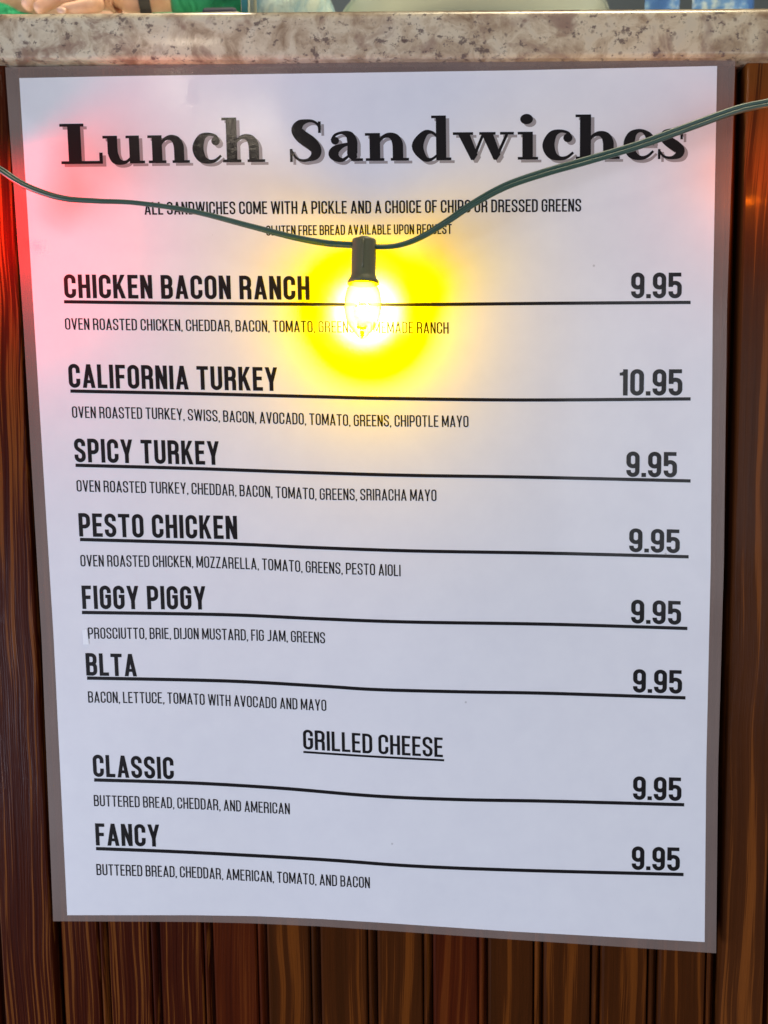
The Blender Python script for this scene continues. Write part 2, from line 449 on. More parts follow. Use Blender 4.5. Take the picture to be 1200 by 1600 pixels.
# ------------------------------------------------------------------ lettering: glyphs are unions of strokes
def RC(x0, y0, x1, y1): return [[(x0, y0), (x1, y0), (x1, y1), (x0, y1)]]
def EL(cx, cy, rx, ry, n=20): return [[(cx + rx * math.cos(2 * math.pi * k / n), cy + ry * math.sin(2 * math.pi * k / n)) for k in range(n)]]
def ccw(p):
    a = sum(x0 * y1 - x1 * y0 for (x0, y0), (x1, y1) in zip(p, p[1:] + p[:1]))
    return p if a > 0 else p[::-1]
def stroke(path, hw, closed=False):
    n = len(path); L, Q = [], []
    for i in range(n):
        p = path[i]
        a = path[(i - 1) % n] if (closed or i > 0) else path[i]; b = path[(i + 1) % n] if (closed or i < n - 1) else path[i]
        d1 = Vector((p[0] - a[0], p[1] - a[1])); d2 = Vector((b[0] - p[0], b[1] - p[1]))
        if d1.length < 1e-9: d1 = d2
        if d2.length < 1e-9: d2 = d1
        d1.normalize(); d2.normalize(); t = (d1 + d2)
        t = t.normalized() if t.length > 1e-6 else d1
        nn = Vector((-t.y, t.x)); k = 1 / max(.6, t.dot(d1))
        h = (p[2] if len(p) > 2 else hw) * k
        L.append((p[0] + nn.x * h, p[1] + nn.y * h)); Q.append((p[0] - nn.x * h, p[1] - nn.y * h))
    out = []
    for i in range(n if closed else n - 1):
        j = (i + 1) % n; out.append([Q[i], Q[j], L[j], L[i]])
    return out
def rp(pts, r, closed=False, n=6):
    out = []; N = len(pts)
    for i, p in enumerate(pts):
        if not closed and i in (0, N - 1): out.append(tuple(p)); continue
        a, b = Vector(pts[i - 1]), Vector(pts[(i + 1) % N]); q = Vector(p)
        da, db = (a - q), (b - q)
        rr = min(r, da.length * (.499 if (closed or 0 < i - 1) else .98), db.length * (.499 if (closed or i + 1 < N - 1) else .98))
        s, e = q + da.normalized() * rr, q + db.normalized() * rr
        for k in range(n + 1):
            th = math.pi / 2 * k / n
            u1, u2 = 1 - math.sin(th), 1 - math.cos(th)      # quarter ellipse through s and e
            v_ = q + (s - q) * u1 + (e - q) * u2
            out.append((v_.x, v_.y))
    ded = [out[0]]
    for p in out[1:]:
        if (Vector(p) - Vector(ded[-1])).length > 1e-5: ded.append(p)
    return ded
def sans(ch, w):
    W = .40 + 1.4 * (w - .105); h = w * .94; c = W / 2; hw = w / 2; T, B = 1 - h / 2, h / 2; r = (W - w) / 2
    l, q = hw, W - hw
    q4 = lambda *p: [list(p)]
    if ch == 'A':
        W = W * 1.1; c = W / 2
        return q4((0, 0), (w, 0), (c + hw, 1), (c - hw, 1)) + q4((W - w, 0), (W, 0), (c + hw, 1), (c - hw, 1)) + RC(W * .2, .2, W * .8, .2 + h * .85), W
    if ch == 'V':
        W = W * 1.08; c = W / 2
        return q4((0, 1), (w, 1), (c + hw, 0), (c - hw, 0)) + q4((W - w, 1), (W, 1), (c + hw, 0), (c - hw, 0)), W
    if ch == 'Y':
        W = W * 1.08; c = W / 2
        return q4((0, 1), (w, 1), (c + hw, .36), (c - hw, .36)) + q4((W - w, 1), (W, 1), (c + hw, .36), (c - hw, .36)) + RC(c - hw, 0, c + hw, .38), W
    if ch == 'W':
        W = W * 1.62; a, b = W * .27, W * .73; c = W / 2; s = w * .92
        return (q4((0, 1), (s, 1), (a + s / 2, 0), (a - s / 2, 0)) + q4((c - s / 2, 1), (c + s / 2, 1), (a + s / 2, 0), (a - s / 2, 0))
                + q4((c - s / 2, 1), (c + s / 2, 1), (b + s / 2, 0), (b - s / 2, 0)) + q4((W - s, 1), (W, 1), (b + s / 2, 0), (b - s / 2, 0))), W
    if ch == 'M':
        W = W * 1.32; c = W / 2
        return RC(0, 0, w, 1) + RC(W - w, 0, W, 1) + q4((0, 1), (w * 1.05, 1), (c + hw * .8, .12), (c - hw * .8, .12)) + q4((W - w * 1.05, 1), (W, 1), (c + hw * .8, .12), (c - hw * .8, .12)), W
    if ch == 'N': return RC(0, 0, w, 1) + RC(W - w, 0, W, 1) + q4((0, 1), (w, 1), (W, 0), (W - w, 0)), W
    if ch == 'H': return RC(0, 0, w, 1) + RC(W - w, 0, W, 1) + RC(0, .5 - h / 2, W, .5 + h / 2), W
    if ch == 'I': return RC(0, 0, w, 1), w
    if ch == 'L': return RC(0, 0, w, 1) + RC(0, 0, W * .84, h), W * .84
    if ch == 'T': return RC(c - hw, 0, c + hw, 1) + RC(0, 1 - h, W, 1), W
    if ch == 'E': return RC(0, 0, w, 1) + RC(0, 0, W * .86, h) + RC(0, 1 - h, W * .86, 1) + RC(0, .52 - h / 2, W * .78, .52 + h / 2), W * .86
    if ch == 'F': return RC(0, 0, w, 1) + RC(0, 1 - h, W * .84, 1) + RC(0, .50 - h / 2, W * .76, .50 + h / 2), W * .84
    if ch == 'K': return RC(0, 0, w, 1) + q4((W - w, 1), (W + .01, 1), (w, .34), (w * .9, .55)) + q4((w * 1.0, .50), (w * 1.75, .63), (W + .02, 0), (W + .01 - w, 0)), W + .02
    if ch == 'Z': return RC(0, 0, W * .9, h) + RC(0, 1 - h, W * .9, 1) + q4((0, h * .6), (w, h * .6), (W * .9, 1 - h * .6), (W * .9 - w, 1 - h * .6)), W * .9
    if ch in 'O0Q':
        S = stroke(rp([(l, B), (q, B), (q, T), (l, T)], r, True), hw, True)
        if ch == 'Q': S += q4((c, .16), (c + w * .8, .20), (W + .03, -.06), (W - w * .7, -.06))
        return S, W
    if ch == 'C': return stroke(rp([(q, .62), (q, T), (l, T), (l, B), (q, B), (q, .38)], r), hw), W
    if ch == 'G': return stroke(rp([(q, .68), (q, T), (l, T), (l, B), (q, B), (q, .52)], r), hw) + RC(c, .47, W, .47 + h * .95), W
    if ch == 'J': return stroke(rp([(W * .8 - hw, 1), (W * .8 - hw, B), (0, B)], r), hw), W * .8
    if ch == 'U': return stroke(rp([(l, 1), (l, B), (q, B), (q, 1)], r), hw), W
    if ch == 'D': return RC(0, 0, w, 1) + stroke(rp([(l, T), (q, T), (q, B), (l, B)], r * 1.1), hw), W
    if ch == 'P': return RC(0, 0, w, 1) + stroke(rp([(l, T), (q, T), (q, .43), (l, .43)], r), hw), W
    if ch == 'R': return RC(0, 0, w, 1) + stroke(rp([(l, T), (q, T), (q, .48), (l, .48)], r), hw) + stroke(rp([(c, .48), (q, .48), (q, 0)], r * .8), hw), W + .01
    if ch == 'B':
        return RC(0, 0, w, 1) + stroke(rp([(l, T), (q - .01, T), (q - .01, .52), (l, .52)], r * .9), hw) + stroke(rp([(l, .52), (q, .52), (q, B), (l, B)], r * .9), hw), W
    if ch == 'S':
        top = rp([(q, .68), (q, T), (l, T), (l, .70)], r); bot = rp([(q, .30), (q, B), (l, B), (l, .32)], r)
        mid = []
        for k in range(1, 12):
            t = k / 12; b0, b1, b2, b3 = (1 - t) ** 3, 3 * t * (1 - t) ** 2, 3 * t * t * (1 - t), t ** 3
            mid.append((b0 * l + b1 * l + b2 * q + b3 * q, b0 * .70 + b1 * .50 + b2 * .50 + b3 * .30))
        return stroke(top + mid + bot, hw), W
    if ch == '9': return stroke(rp([(l, .42), (q, .42), (q, T), (l, T)], r, True), hw, True) + stroke(rp([(q, .7), (q, B), (l, B), (l, .27)], r), hw), W
    if ch == '5': return RC(0, 1 - h, W * .95, 1) + RC(0, .44, w, 1) + stroke(rp([(l, .46), (l, .60), (q, .60), (q, B), (l, B), (l, .27)], r), hw), W
    if ch == '1':
        W = w * 1.75
        return RC(W - w, 0, W, 1) + q4((0, .76), (W - w + .01, .76), (W - w + .01, 1), (W - w * .9, .93), (W - w * 1.25, .88), (0, .87)), W
    if ch == '.': return RC(0, 0, w, w), w
    if ch == ',': return RC(0, 0, w, w) + q4((w * .3, 0), (w, 0), (w * .6, -w * .9), (w * .05, -w * .9)), w
    raise KeyError(ch)
def VS(nodes, n=6): return stroke(catmull(nodes, n), 1)
ARCH = [(66, 92, 5), (84, 120, 8), (116, 133, 13), (146, 120, 22), (160, 92, 26), (162, 60, 26), (162, 6, 26)]
S_NODES = [(157, 162, 5), (150, 190, 6), (124, 209, 7), (90, 210, 10), (56, 196, 21), (40, 165, 29), (64, 130, 34), (108, 98, 34), (136, 62, 29), (130, 30, 23), (100, 10, 10), (66, 5, 7), (34, 18, 6), (9, 56, 6)]
SERIF = {
    'L': (RC(0, 195, 115, 210) + RC(37, 0, 99, 210) + RC(0, 0, 200, 15) + RC(184, 10, 200, 58), 203),
    'u': (RC(0, 131, 76, 145) + RC(24, 50, 76, 145) + VS([(50, 80, 26), (52, 50, 26), (66, 20, 24), (92, 6, 13), (120, 9, 8), (144, 30, 6)]) + RC(137, 0, 190, 145) + RC(120, 131, 190, 145) + RC(137, 0, 216, 14), 217),
    'n': (RC(0, 131, 74, 145) + RC(22, 0, 74, 145) + RC(2, 0, 94, 14) + VS(ARCH) + RC(126, 0, 216, 14), 216),
    'c': (VS([(136, 112, 8), (122, 138, 7), (84, 147, 9), (48, 128, 21), (29, 75, 29), (45, 26, 24), (80, 6, 12), (116, 10, 8), (148, 36, 6)]) + EL(122, 112, 22, 23), 152),
    'h': (RC(0, 219, 76, 233) + RC(22, 0, 76, 233) + RC(2, 0, 96, 14) + VS(ARCH) + RC(128, 0, 218, 14), 220),
    'S': (VS(S_NODES) + RC(0, -2, 14, 66) + RC(150, 148, 164, 208), 182),
    'a': (VS([(20, 108, 8), (36, 136, 7), (74, 148, 8), (110, 136, 20), (125, 105, 26), (126, 70, 26), (126, 34, 26), (142, 12, 12)]) + EL(36, 107, 21, 20) + RC(118, 0, 180, 14) + VS([(108, 90, 7), (72, 80, 12), (36, 58, 23), (28, 34, 27), (48, 12, 16), (76, 7, 9), (106, 28, 6)]), 180),
    'd': (VS([(136, 122, 7), (104, 146, 8), (66, 138, 17), (31, 75, 30), (62, 14, 17), (98, 4, 8), (134, 28, 6)]) + RC(127, 0, 179, 233) + RC(103, 219, 179, 233) + RC(127, 0, 205, 14), 205),
    'w': (RC(0, 131, 105, 145) + RC(137, 131, 222, 145) + RC(245, 131, 317, 145) + [[(25, 138), (86, 138), (128, 28), (110, 0), (94, 0)], [(94, 0), (110, 0), (166, 138), (151, 138)],
          [(148, 138), (208, 138), (247, 28), (228, 0), (212, 0)], [(212, 0), (228, 0), (291, 138), (275, 138)]], 317),
    'i': (RC(0, 131, 78, 145) + RC(24, 0, 78, 145) + RC(0, 0, 105, 14) + EL(46, 211, 33, 27), 105),
    'e': (VS([(137, 80, 24), (130, 118, 19), (100, 144, 9), (70, 144, 11), (42, 122, 23), (29, 75, 29), (45, 26, 24), (84, 5, 12), (122, 12, 8), (154, 40, 6)]) + RC(30, 70, 158, 84), 165),
    's': (VS([(122, 112, 5), (118, 132, 6), (94, 144, 8), (64, 146, 10), (38, 132, 19), (34, 112, 24), (54, 90, 27), (90, 66, 28), (113, 44, 26), (108, 20, 20), (80, 6, 10), (52, 5, 7), (28, 14, 6), (7, 40, 6)]) + RC(0, -2, 13, 50) + RC(116, 100, 129, 144), 146),
}
_cache = {}
def tri(key, polys):
    if key in _cache: return _cache[key]
    vs, fs = [], []
    for p in polys:
        p = ccw(list(p)); k = len(vs); vs += [Vector(q) for q in p]; fs.append(list(range(k, k + len(p))))
    ov, oe, of, _a, _b, ofo = delaunay_2d_cdt(vs, [], fs, 0, 1e-5, True)
    def inside(p, poly):
        r = False; j = len(poly) - 1
        for i in range(len(poly)):
            (xi, yi), (xj, yj) = poly[i], poly[j]
            if (yi > p[1]) != (yj > p[1]) and p[0] < (xj - xi) * (p[1] - yi) / (yj - yi) + xi: r = not r
            j = i
        return r
    F = []
    for f in of:
        cx_ = (sum(ov[i][0] for i in f) / len(f), sum(ov[i][1] for i in f) / len(f))
        if any(inside(cx_, q) for q in polys): F.append(tuple(f))
    _cache[key] = ([tuple(v) for v in ov], F); return _cache[key]
def lean(x): return .0575 + (-.0208 - .0575) * (x - 60) / 1070.0
def base_y(poly, x): return lerp_poly(poly, x)
def emit_glyph(V, F, g, x, sx, poly, sy, lift, dx=0, dy=0):
    gv, gf = g; k = len(V)
    for (gx, gy) in gv:
        X = x + gx * sx; Y = base_y(poly, X)
        V.append(sheet(X - lean(X) * gy * sy + dx, Y - gy * sy + dy, lift))
    F += [tuple(k + i for i in f) for f in gf]
def letter_line(name, text, x0, x1, poly, cap, w, gap=.085, space=.19, label=None):
    # natural advance widths first, then fit them to the measured run
    gl = []; x = 0
    for i, ch in enumerate(text):
        if ch == ' ': x += space; continue
        polys, W = sans(ch, w)
        gl.append((ch, polys, x, W)); x += W + gap * (.8 if ch in '.,' or text[i + 1:i + 2] in ('.', ',') else 1)
        if text[i + 1:i + 2] == ' ': x -= 0
    tot = gl[-1][2] + gl[-1][3]; sx = (x1 - x0) / tot
    V, F = [], []
    for ch, polys, gx, W in gl: emit_glyph(V, F, tri((ch, w), polys), x0 + gx * sx, sx, poly, cap, .00012)
    return link_mesh(name, V, F, M_INK, menu, label=label)
def rule(name, poly, th=5.0):
    V, F = [], []; pts = catmull(poly, 10)
    for (x, y) in pts:
        V.append(sheet(x, y - th / 2, .00012)); V.append(sheet(x, y + th / 2, .00012))
    for i in range(len(pts) - 1): F.append((2 * i + 1, 2 * i + 3, 2 * i + 2, 2 * i))
    return link_mesh(name, V, F, M_INK, menu)
TB = [(96, 256.6), (450, 252.6), (700, 250.3), (1072, 247.6)]
V1, F1, V2, F2 = [], [], [], []
for ch, x0, wpx in (('L', 96, 66), ('u', 162, 65), ('n', 232, 64.7), ('c', 301.5, 45.5), ('h', 348, 67), ('S', 453.3, 54.5), ('a', 513.5, 53.7), ('n', 571, 68),
                    ('d', 643.5, 61.7), ('w', 708, 95), ('i', 809, 31.7), ('c', 847.5, 49.5), ('h', 899, 70), ('e', 974, 50), ('s', 1028, 43.6)):
    polys, W = SERIF[ch]; g = tri(('serif', ch), polys); k = wpx / W
    emit_glyph(V2, F2, g, x0, k, TB, .30, .00006, 5.2, 4.4)
    emit_glyph(V1, F1, g, x0, k, TB, .30, .00012)
link_mesh("title_shadow", V2, F2, M_SHADOWINK, menu, label="grey drop shadow of the title lettering")
link_mesh("title_lettering", V1, F1, M_INK, menu, label="large serif title reading Lunch Sandwiches")
BOLD, BOOK, REG = .164, .105, .13
letter_line("note_lettering", "ALL SANDWICHES COME WITH A PICKLE AND A CHOICE OF CHIPS OR DRESSED GREENS", 226, 908, [(226, 335.6), (540, 333.9), (908, 330.6)], 20, .125)
letter_line("note_lettering", "GLUTEN FREE BREAD AVAILABLE UPON REQUEST", 416, 706, [(416, 368.2), (540, 367), (706, 365.6)], 15.6, .125)
for txt, x0, x1, bl_, cap in (
        ("CHICKEN BACON RANCH", 101, 484, [(101, 465.6), (484, 468.6)], 37), ("CALIFORNIA TURKEY", 108, 434, [(108, 605.6), (434, 611)], 37),
        ("SPICY TURKEY", 117, 343, [(117, 722), (343, 726.5)], 37), ("PESTO CHICKEN", 124, 371, [(124, 838.3), (371, 842.6)], 36.5),
        ("FIGGY PIGGY", 129, 322, [(129, 951.5), (322, 952.5)], 36.5), ("BLTA", 135, 214, [(135, 1055.5), (214, 1057)], 35),
        ("CLASSIC", 146, 272, [(146, 1213.6), (272, 1217.7)], 34.5), ("FANCY", 150, 250, [(150, 1321), (250, 1323)], 34.5)):
    letter_line("item_name", txt, x0, x1, bl_, cap, BOLD, gap=.10, space=.26, label="bold heading reading " + txt)
letter_line("section_heading", "GRILLED CHEESE", 474, 692, [(474, 1170.5), (580, 1177.5), (692, 1183.2)], 30.5, REG, label="underlined heading reading GRILLED CHEESE")
for txt, x0, x1, y0, y1, cap in (("9.95", 986, 1065, 466, 466, 40), ("10.95", 968, 1066, 618, 618, 41), ("9.95", 978.5, 1057.5, 745, 746, 39.5), ("9.95", 983, 1062, 862.5, 864.5, 37),
                                 ("9.95", 986, 1064, 974, 976.3, 37), ("9.95", 989, 1065.5, 1082, 1084, 36.5), ("9.95", 989, 1064.5, 1249.5, 1251.6, 36.5), ("9.95", 987, 1062, 1359, 1361, 36.5)):
    letter_line("price", txt, x0, x1, [(x0, y0), (x1, y1)], cap, .162, gap=.09)
for txt, x0, x1, bl_, cap in (
        ("OVEN ROASTED CHICKEN, CHEDDAR, BACON, TOMATO, GREENS, HOMEMADE RANCH", 102, 701, [(102, 515), (500, 519.5), (701, 521.5)], 18),
        ("OVEN ROASTED TURKEY, SWISS, BACON, AVOCADO, TOMATO, GREENS, CHIPOTLE MAYO", 113, 732, [(113, 652.8), (250, 655), (400, 661.3), (560, 666), (732, 667.5)], 18),
        ("OVEN ROASTED TURKEY, CHEDDAR, BACON, TOMATO, GREENS, SRIRACHA MAYO", 120, 682, [(120, 768), (297, 772), (400, 776.5), (500, 781), (682, 783)], 18),
        ("OVEN ROASTED CHICKEN, MOZZARELLA, TOMATO, GREENS, PESTO AIOLI", 126, 626, [(126, 885), (300, 886.5), (402, 890), (500, 895.7), (626, 900.5)], 18),
        ("PROSCIUTTO, BRIE, DIJON MUSTARD, FIG JAM, GREENS", 138, 508, [(138, 998), (300, 998.7), (430, 1002), (508, 1005.5)], 17.5),
        ("BACON, LETTUCE, TOMATO WITH AVOCADO AND MAYO", 138, 510, [(138, 1097.8), (270, 1099.5), (370, 1104), (510, 1111)], 17.5),
        ("BUTTERED BREAD, CHEDDAR, AND AMERICAN", 147, 453, [(147, 1259.5), (300, 1264), (453, 1272.5)], 17.3),
        ("BUTTERED BREAD, CHEDDAR, AMERICAN, TOMATO, AND BACON", 151, 578, [(151, 1367.3), (300, 1371.5), (430, 1379), (578, 1388)], 17.3)):
    letter_line("description_lettering", txt, x0, x1, bl_, cap, BOOK, gap=.09, space=.19)
for pl in ([(100, 471.5), (300, 474), (500, 475.5), (640, 476), (860, 474), (1079, 472.5)],
           [(110, 611), (300, 615), (500, 620), (600, 622.5), (820, 625), (1079, 623.3)],
           [(118, 727), (300, 732), (500, 739), (650, 743), (820, 745.5), (1079, 751.5)],
           [(125, 843), (350, 849.5), (500, 856), (650, 861), (860, 864.5), (1076, 870)],
           [(128, 957), (350, 960.5), (500, 967), (640, 972), (860, 975.5), (1074, 982)],
           [(136, 1059.5), (350, 1064), (500, 1072), (587, 1077.5), (720, 1081), (860, 1083.5), (1071, 1090.5)],
           [(147, 1218.7), (300, 1223.5), (440, 1231.8), (587, 1244), (720, 1249.5), (860, 1252), (1069, 1257.5)],
           [(150, 1326), (300, 1332), (500, 1343), (640, 1353), (800, 1359.5), (1068, 1366.5)]):
    rule("rule_line", pl, 5.2)
rule("rule_line", [(474, 1175), (580, 1182), (694, 1188)], 3.2)
# small strip of clear repair tape by the PROSCIUTTO line
nt = mat("clear tape"); M_TAPE = nt.done(nt.princ((.90, .92, .95), .25))
V = [sheet(128, 984, .0003), sheet(136, 983, .0003), sheet(139, 1007, .0003), sheet(130, 1007, .0003)]
link_mesh("tape_piece", V, [(3, 2, 1, 0)], M_TAPE, menu)

# ------------------------------------------------------------------ string of coloured lamps
YS = -.042
nt = mat("green cord plastic"); c = nt.coord('Object')
M_CORD = nt.done(nt.princ(nt.mix(nt.noise(c, 90, 2), (.022, .060, .042), (.034, .085, .062)), .36, Specular_IOR_Level=.6))
nt = mat("olive green socket plastic"); c = nt.coord('Object')
M_SOCK = nt.done(nt.princ(nt.mix(nt.noise(nt.mapping(c, (900, 900, 30)), 1, 2), (.085, .090, .045), (.115, .115, .060)), .48, Normal=nt.bump(nt.noise(nt.mapping(c, (900, 900, 30)), 1, 1), .3, .0004)))
def bulb_glass(name, tint, glow):
    nt = mat(name)
    lw = nt.n('ShaderNodeLayerWeight'); lw.inputs[0].default_value = .35
    tr = nt.n('ShaderNodeBsdfTransparent'); nt.l(nt.mix(nt.ramp(lw.outputs['Facing'], [(.45, 0.0), (.95, 1.0)]), tint, tuple(x * x * .9 for x in tint)), tr.inputs[0])
    gl = nt.n('ShaderNodeBsdfGlossy'); gl.inputs['Roughness'].default_value = .06
    em = nt.n('ShaderNodeEmission'); em.inputs[0].default_value = (*glow, 1)
    nt.l(nt.ramp(lw.outputs['Facing'], [(0.0, 2.6), (.35, 1.0), (.62, .12), (.85, .0)]), em.inputs[1])
    add = nt.n('ShaderNodeAddShader'); nt.l(tr.outputs[0], add.inputs[0]); nt.l(em.outputs[0], add.inputs[1])
    mx = nt.n('ShaderNodeMixShader'); nt.l(nt.math('MULTIPLY', lw.outputs['Fresnel'], .04), mx.inputs[0])
    nt.l(add.outputs[0], mx.inputs[1]); nt.l(gl.outputs[0], mx.inputs[2])
    return nt.done(mx.outputs[0])
def lamp(name, loc, power, rgb, radius=.004, kind='POINT', aim=None, cone=90, blend=1.0):
    """a coloured lamp; negative channels subtract light from the surroundings so that the glow looks more saturated"""
    d = bpy.data.lights.new(name, kind); d.energy = power; d.shadow_soft_size = radius
    d.use_nodes = True; t = d.node_tree; em = t.nodes['Emission']
    cx = t.nodes.new('ShaderNodeCombineXYZ')
    for i in range(3): cx.inputs[i].default_value = rgb[i]
    t.links.new(cx.outputs[0], em.inputs['Color'])
    o = bpy.data.objects.new(name, d); col.objects.link(o); o.location = loc
    if kind == 'SPOT':
        d.spot_size = R(cone); d.spot_blend = blend
        o.rotation_euler = Vector(aim).to_track_quat('-Z', 'Y').to_euler()
    return o
light_string = thing("string_lights", "green corded string of coloured bulbs draped across the front of the menu", "string lights", at(567, 382, YS))
def pick(p, dy=0.0): return at(p[0], p[1], YS + dy)
LEFT = [(-150, 95), (-100, 190), (-48, 240), (-22, 253), (0, 265), (40, 290), (95, 309), (150, 314), (212, 317), (300, 330), (390, 353), (460, 371), (510, 380), (552, 383)]
RIGHT = [(586, 386), (620, 384), (655, 372), (697, 347), (740, 318), (790, 291), (850, 270), (920, 250), (1000, 226), (1080, 197), (1150, 172), (1200, 161), (1262, 148), (1330, 110), (1400, 40)]
def strand(path, phase, off):
    """two insulated wires side by side that slowly roll about each other"""
    pts = catmull([tuple(at(x, y, YS)) for x, y in path], 10); pts = [Vector(p) for p in pts]
    out = []
    for i, p in enumerate(pts):
        t = (pts[min(i + 1, len(pts) - 1)] - pts[max(i - 1, 0)]).normalized()
        nrm = t.cross(Vector((0, 1, 0))).normalized(); s = i / len(pts)
        a = phase(s); out.append(p + (nrm * math.cos(a) + Vector((0, 1, 0)) * math.sin(a)) * off)
    return out
V, F = [], []
for path, ph in ((LEFT, lambda s: R(78 - 25 * math.sin(s * 5))), (RIGHT, lambda s: R(70 - 60 * smooth(s * 1.8)))):
    for off in (-.00118, .00118):
        v, f = tube(strand(path, ph, off), .00128, 10); k = len(V); V += v; F += [tuple(k + i for i in q) for q in f]
link_mesh("cord", V, F, M_CORD, light_string, smooth=True)

def hang(xpx, ypx, glow_name, tint, glow, main):
    """socket and bulb hanging from the cord at the given place"""
    top = at(xpx, ypx - 9, YS); dn = (at(xpx - 3, ypx + 140, YS - .001) - top).normalized()
    k = 1 / 2630.0
    prof = [(0, .0055), (.0004, .0068), (.002, .0070), (.020, .0072), (.0218, .0078), (.0235, .0090), (.0252, .0092), (.0254, .0084), (.0225, .0066)]
    v, f = lathe(top, top + dn, prof, 28)
    so = link_mesh("socket", v, f, M_SOCK, light_string, smooth=True)
    # rib down the front and cord clip on top
    b0 = top + Vector((0, -.0068, 0)) + dn * .0015
    v, f = tube([b0 + dn * (.016 * i / 5) for i in range(6)], .0007, 8)
    link_mesh("socket_rib", v, f, M_SOCK, so, smooth=True)
    v, f = lathe(top - dn * .0012, top, [(0, .0030), (.0008, .0044), (.0016, .0046)], 18)
    link_mesh("cord_clip", v, f, M_SOCK, so, smooth=True)
    base = top + dn * .0228
    g_ = [(0, .0062), (.003, .0078), (.007, .0096), (.012, .0106), (.017, .0106), (.022, .0096), (.026, .0080), (.0285, .0060), (.0305, .0043), (.0322, .0027), (.0335, .0013), (.0341, .0004)]
    gp = catmull(g_, 3)
    v, f = lathe(base, base + dn, gp, 32)
    bu = link_mesh("bulb", v, f, bulb_glass(glow_name, tint, glow), light_string, smooth=True)
    cap = base + dn * .004
    nt = mat(glow_name + " filament"); em = nt.n('ShaderNodeEmission'); em.inputs[0].default_value = (*main, 1); em.inputs[1].default_value = 14
    m = nt.done(em.outputs[0])
    pts = []
    for i in range(60):
        s = i / 59; a = s * 2 * math.pi * 10
        pts.append(base + dn * (.007 + .013 * math.sin(s * math.pi)) + Vector(((s - .5) * .009, 0, 0)) + Vector((math.cos(a) * .0004, math.sin(a) * .0004, 0)))
    v, f = tube(pts, .00022, 6); link_mesh("filament", v, f, m, bu, smooth=True)
    return base + dn * .0140, dn
c0, dn = hang(569, 383, "yellow bulb glass", (1.0, .93, .42), (1.0, .85, .25), (1.0, .95, .75))
lamp("yellow_bulb_light", c0 + Vector((0, .003, 0)), .37, (1.0, .49, -.90), .0030)  # negative blue goes beyond real glass, removing ambient blue from the halo
lamp("added_white_core_spot", c0 + Vector((0, .003, 0)), .74, (1.0, .97, .95), .0030, 'SPOT', (0, 1, .03), 96, 1.0)  # extra white spot added inside the bulb to burn out the sheet behind
c1, dn1 = hang(-46, 240, "red bulb glass", (1.0, .12, .08), (1.0, .1, .05), (1.0, .35, .2))
lamp("red_bulb_light", c1, 0.50, (1.0, -.035, -.045), .0025)
c2, dn2 = hang(1264, 148, "orange bulb glass", (1.0, .45, .10), (1.0, .35, .05), (1.0, .6, .2))
lamp("orange_bulb_light", c2, 0.07, (1.0, .34, .03), .0025)

# ------------------------------------------------------------------ behind the counter
nt = mat("dim back wall plaster"); c = nt.coord('Object')
M_BACK = nt.done(nt.princ(nt.mix(nt.noise(c, 3, 3), (.48, .41, .34), (.60, .54, .47)), .8))
bwall = link_mesh("back_wall", [(-4, 3.2, 0), (4, 3.2, 0), (4, 3.2, 3.4), (-4, 3.2, 3.4), (-4, 3.35, 0), (4, 3.35, 0), (4, 3.35, 3.4), (-4, 3.35, 3.4)],
                  [(0, 1, 2, 3), (7, 6, 5, 4), (0, 4, 5, 1), (2, 6, 7, 3), (1, 5, 6, 2), (0, 3, 7, 4)], M_BACK)
bwall['kind'] = 'structure'
bwall['label'] = "dim brown wall behind the counter"

def box(name, p0, p1, material, parent=None, bevel=0.0, label=None):
    V = [(x, y, z) for z in (p0[2], p1[2]) for y in (p0[1], p1[1]) for x in (p0[0], p1[0])]
    F = [(0, 2, 3, 1), (4, 5, 7, 6), (0, 1, 5, 4), (2, 6, 7, 3), (0, 4, 6, 2), (1, 3, 7, 5)]
    o = link_mesh(name, V, F, material, parent, label=label)
    if bevel:
        m = o.modifiers.new("bevel", 'BEVEL'); m.width = bevel; m.segments = 2
    return o
def simple(name, c, r=.5, var=.15, scale=20, **kw):
    nt = mat(name); t = nt.coord('Object')
    return nt.done(nt.princ(nt.mix(nt.noise(t, scale, 3), tuple(x * (1 - var) for x in c), tuple(min(1, x * (1 + var)) for x in c)), r, **kw))
# glass screen standing along the edge of the slab
zs = Z_SLAB
gx0, gx1 = at(378, 10, .012).x, .62
nt = mat("clear glass"); lw = nt.n('ShaderNodeFresnel'); lw.inputs[0].default_value = 1.5
trn = nt.n('ShaderNodeBsdfTransparent'); trn.inputs[0].default_value = (.90, .97, .95, 1)
gls = nt.n('ShaderNodeBsdfGlossy'); gls.inputs['Roughness'].default_value = .02
mx = nt.n('ShaderNodeMixShader'); nt.l(lw.outputs[0], mx.inputs[0]); nt.l(trn.outputs[0], mx.inputs[1]); nt.l(gls.outputs[0], mx.inputs[2])
M_GLASS = nt.done(mx.outputs[0])
M_GEDGE = simple("green glass edge", (.36, .66, .55), .12, .3, 60, Coat_Weight=1.0)
M_TEAL = simple("teal glass end edge", (.05, .22, .22), .12, .2, 60, Coat_Weight=1.0)
gs = thing("glass_screen", "clear glass screen with green polished edge standing along the granite counter", "glass screen", ((gx0 + gx1) / 2, .012, zs))
box("glass_pane", (gx0 + .0045, .0092, zs + .0036), (gx1, .0152, zs + .30), M_GLASS, gs)
box("bottom_edge", (gx0 + .0045, .0085, zs + .0002), (gx1, .0158, zs + .0034), M_GEDGE, gs, .0008)
box("end_edge", (gx0, .0085, zs + .0002), (gx0 + .0043, .0158, zs + .30), M_TEAL, gs, .0008)
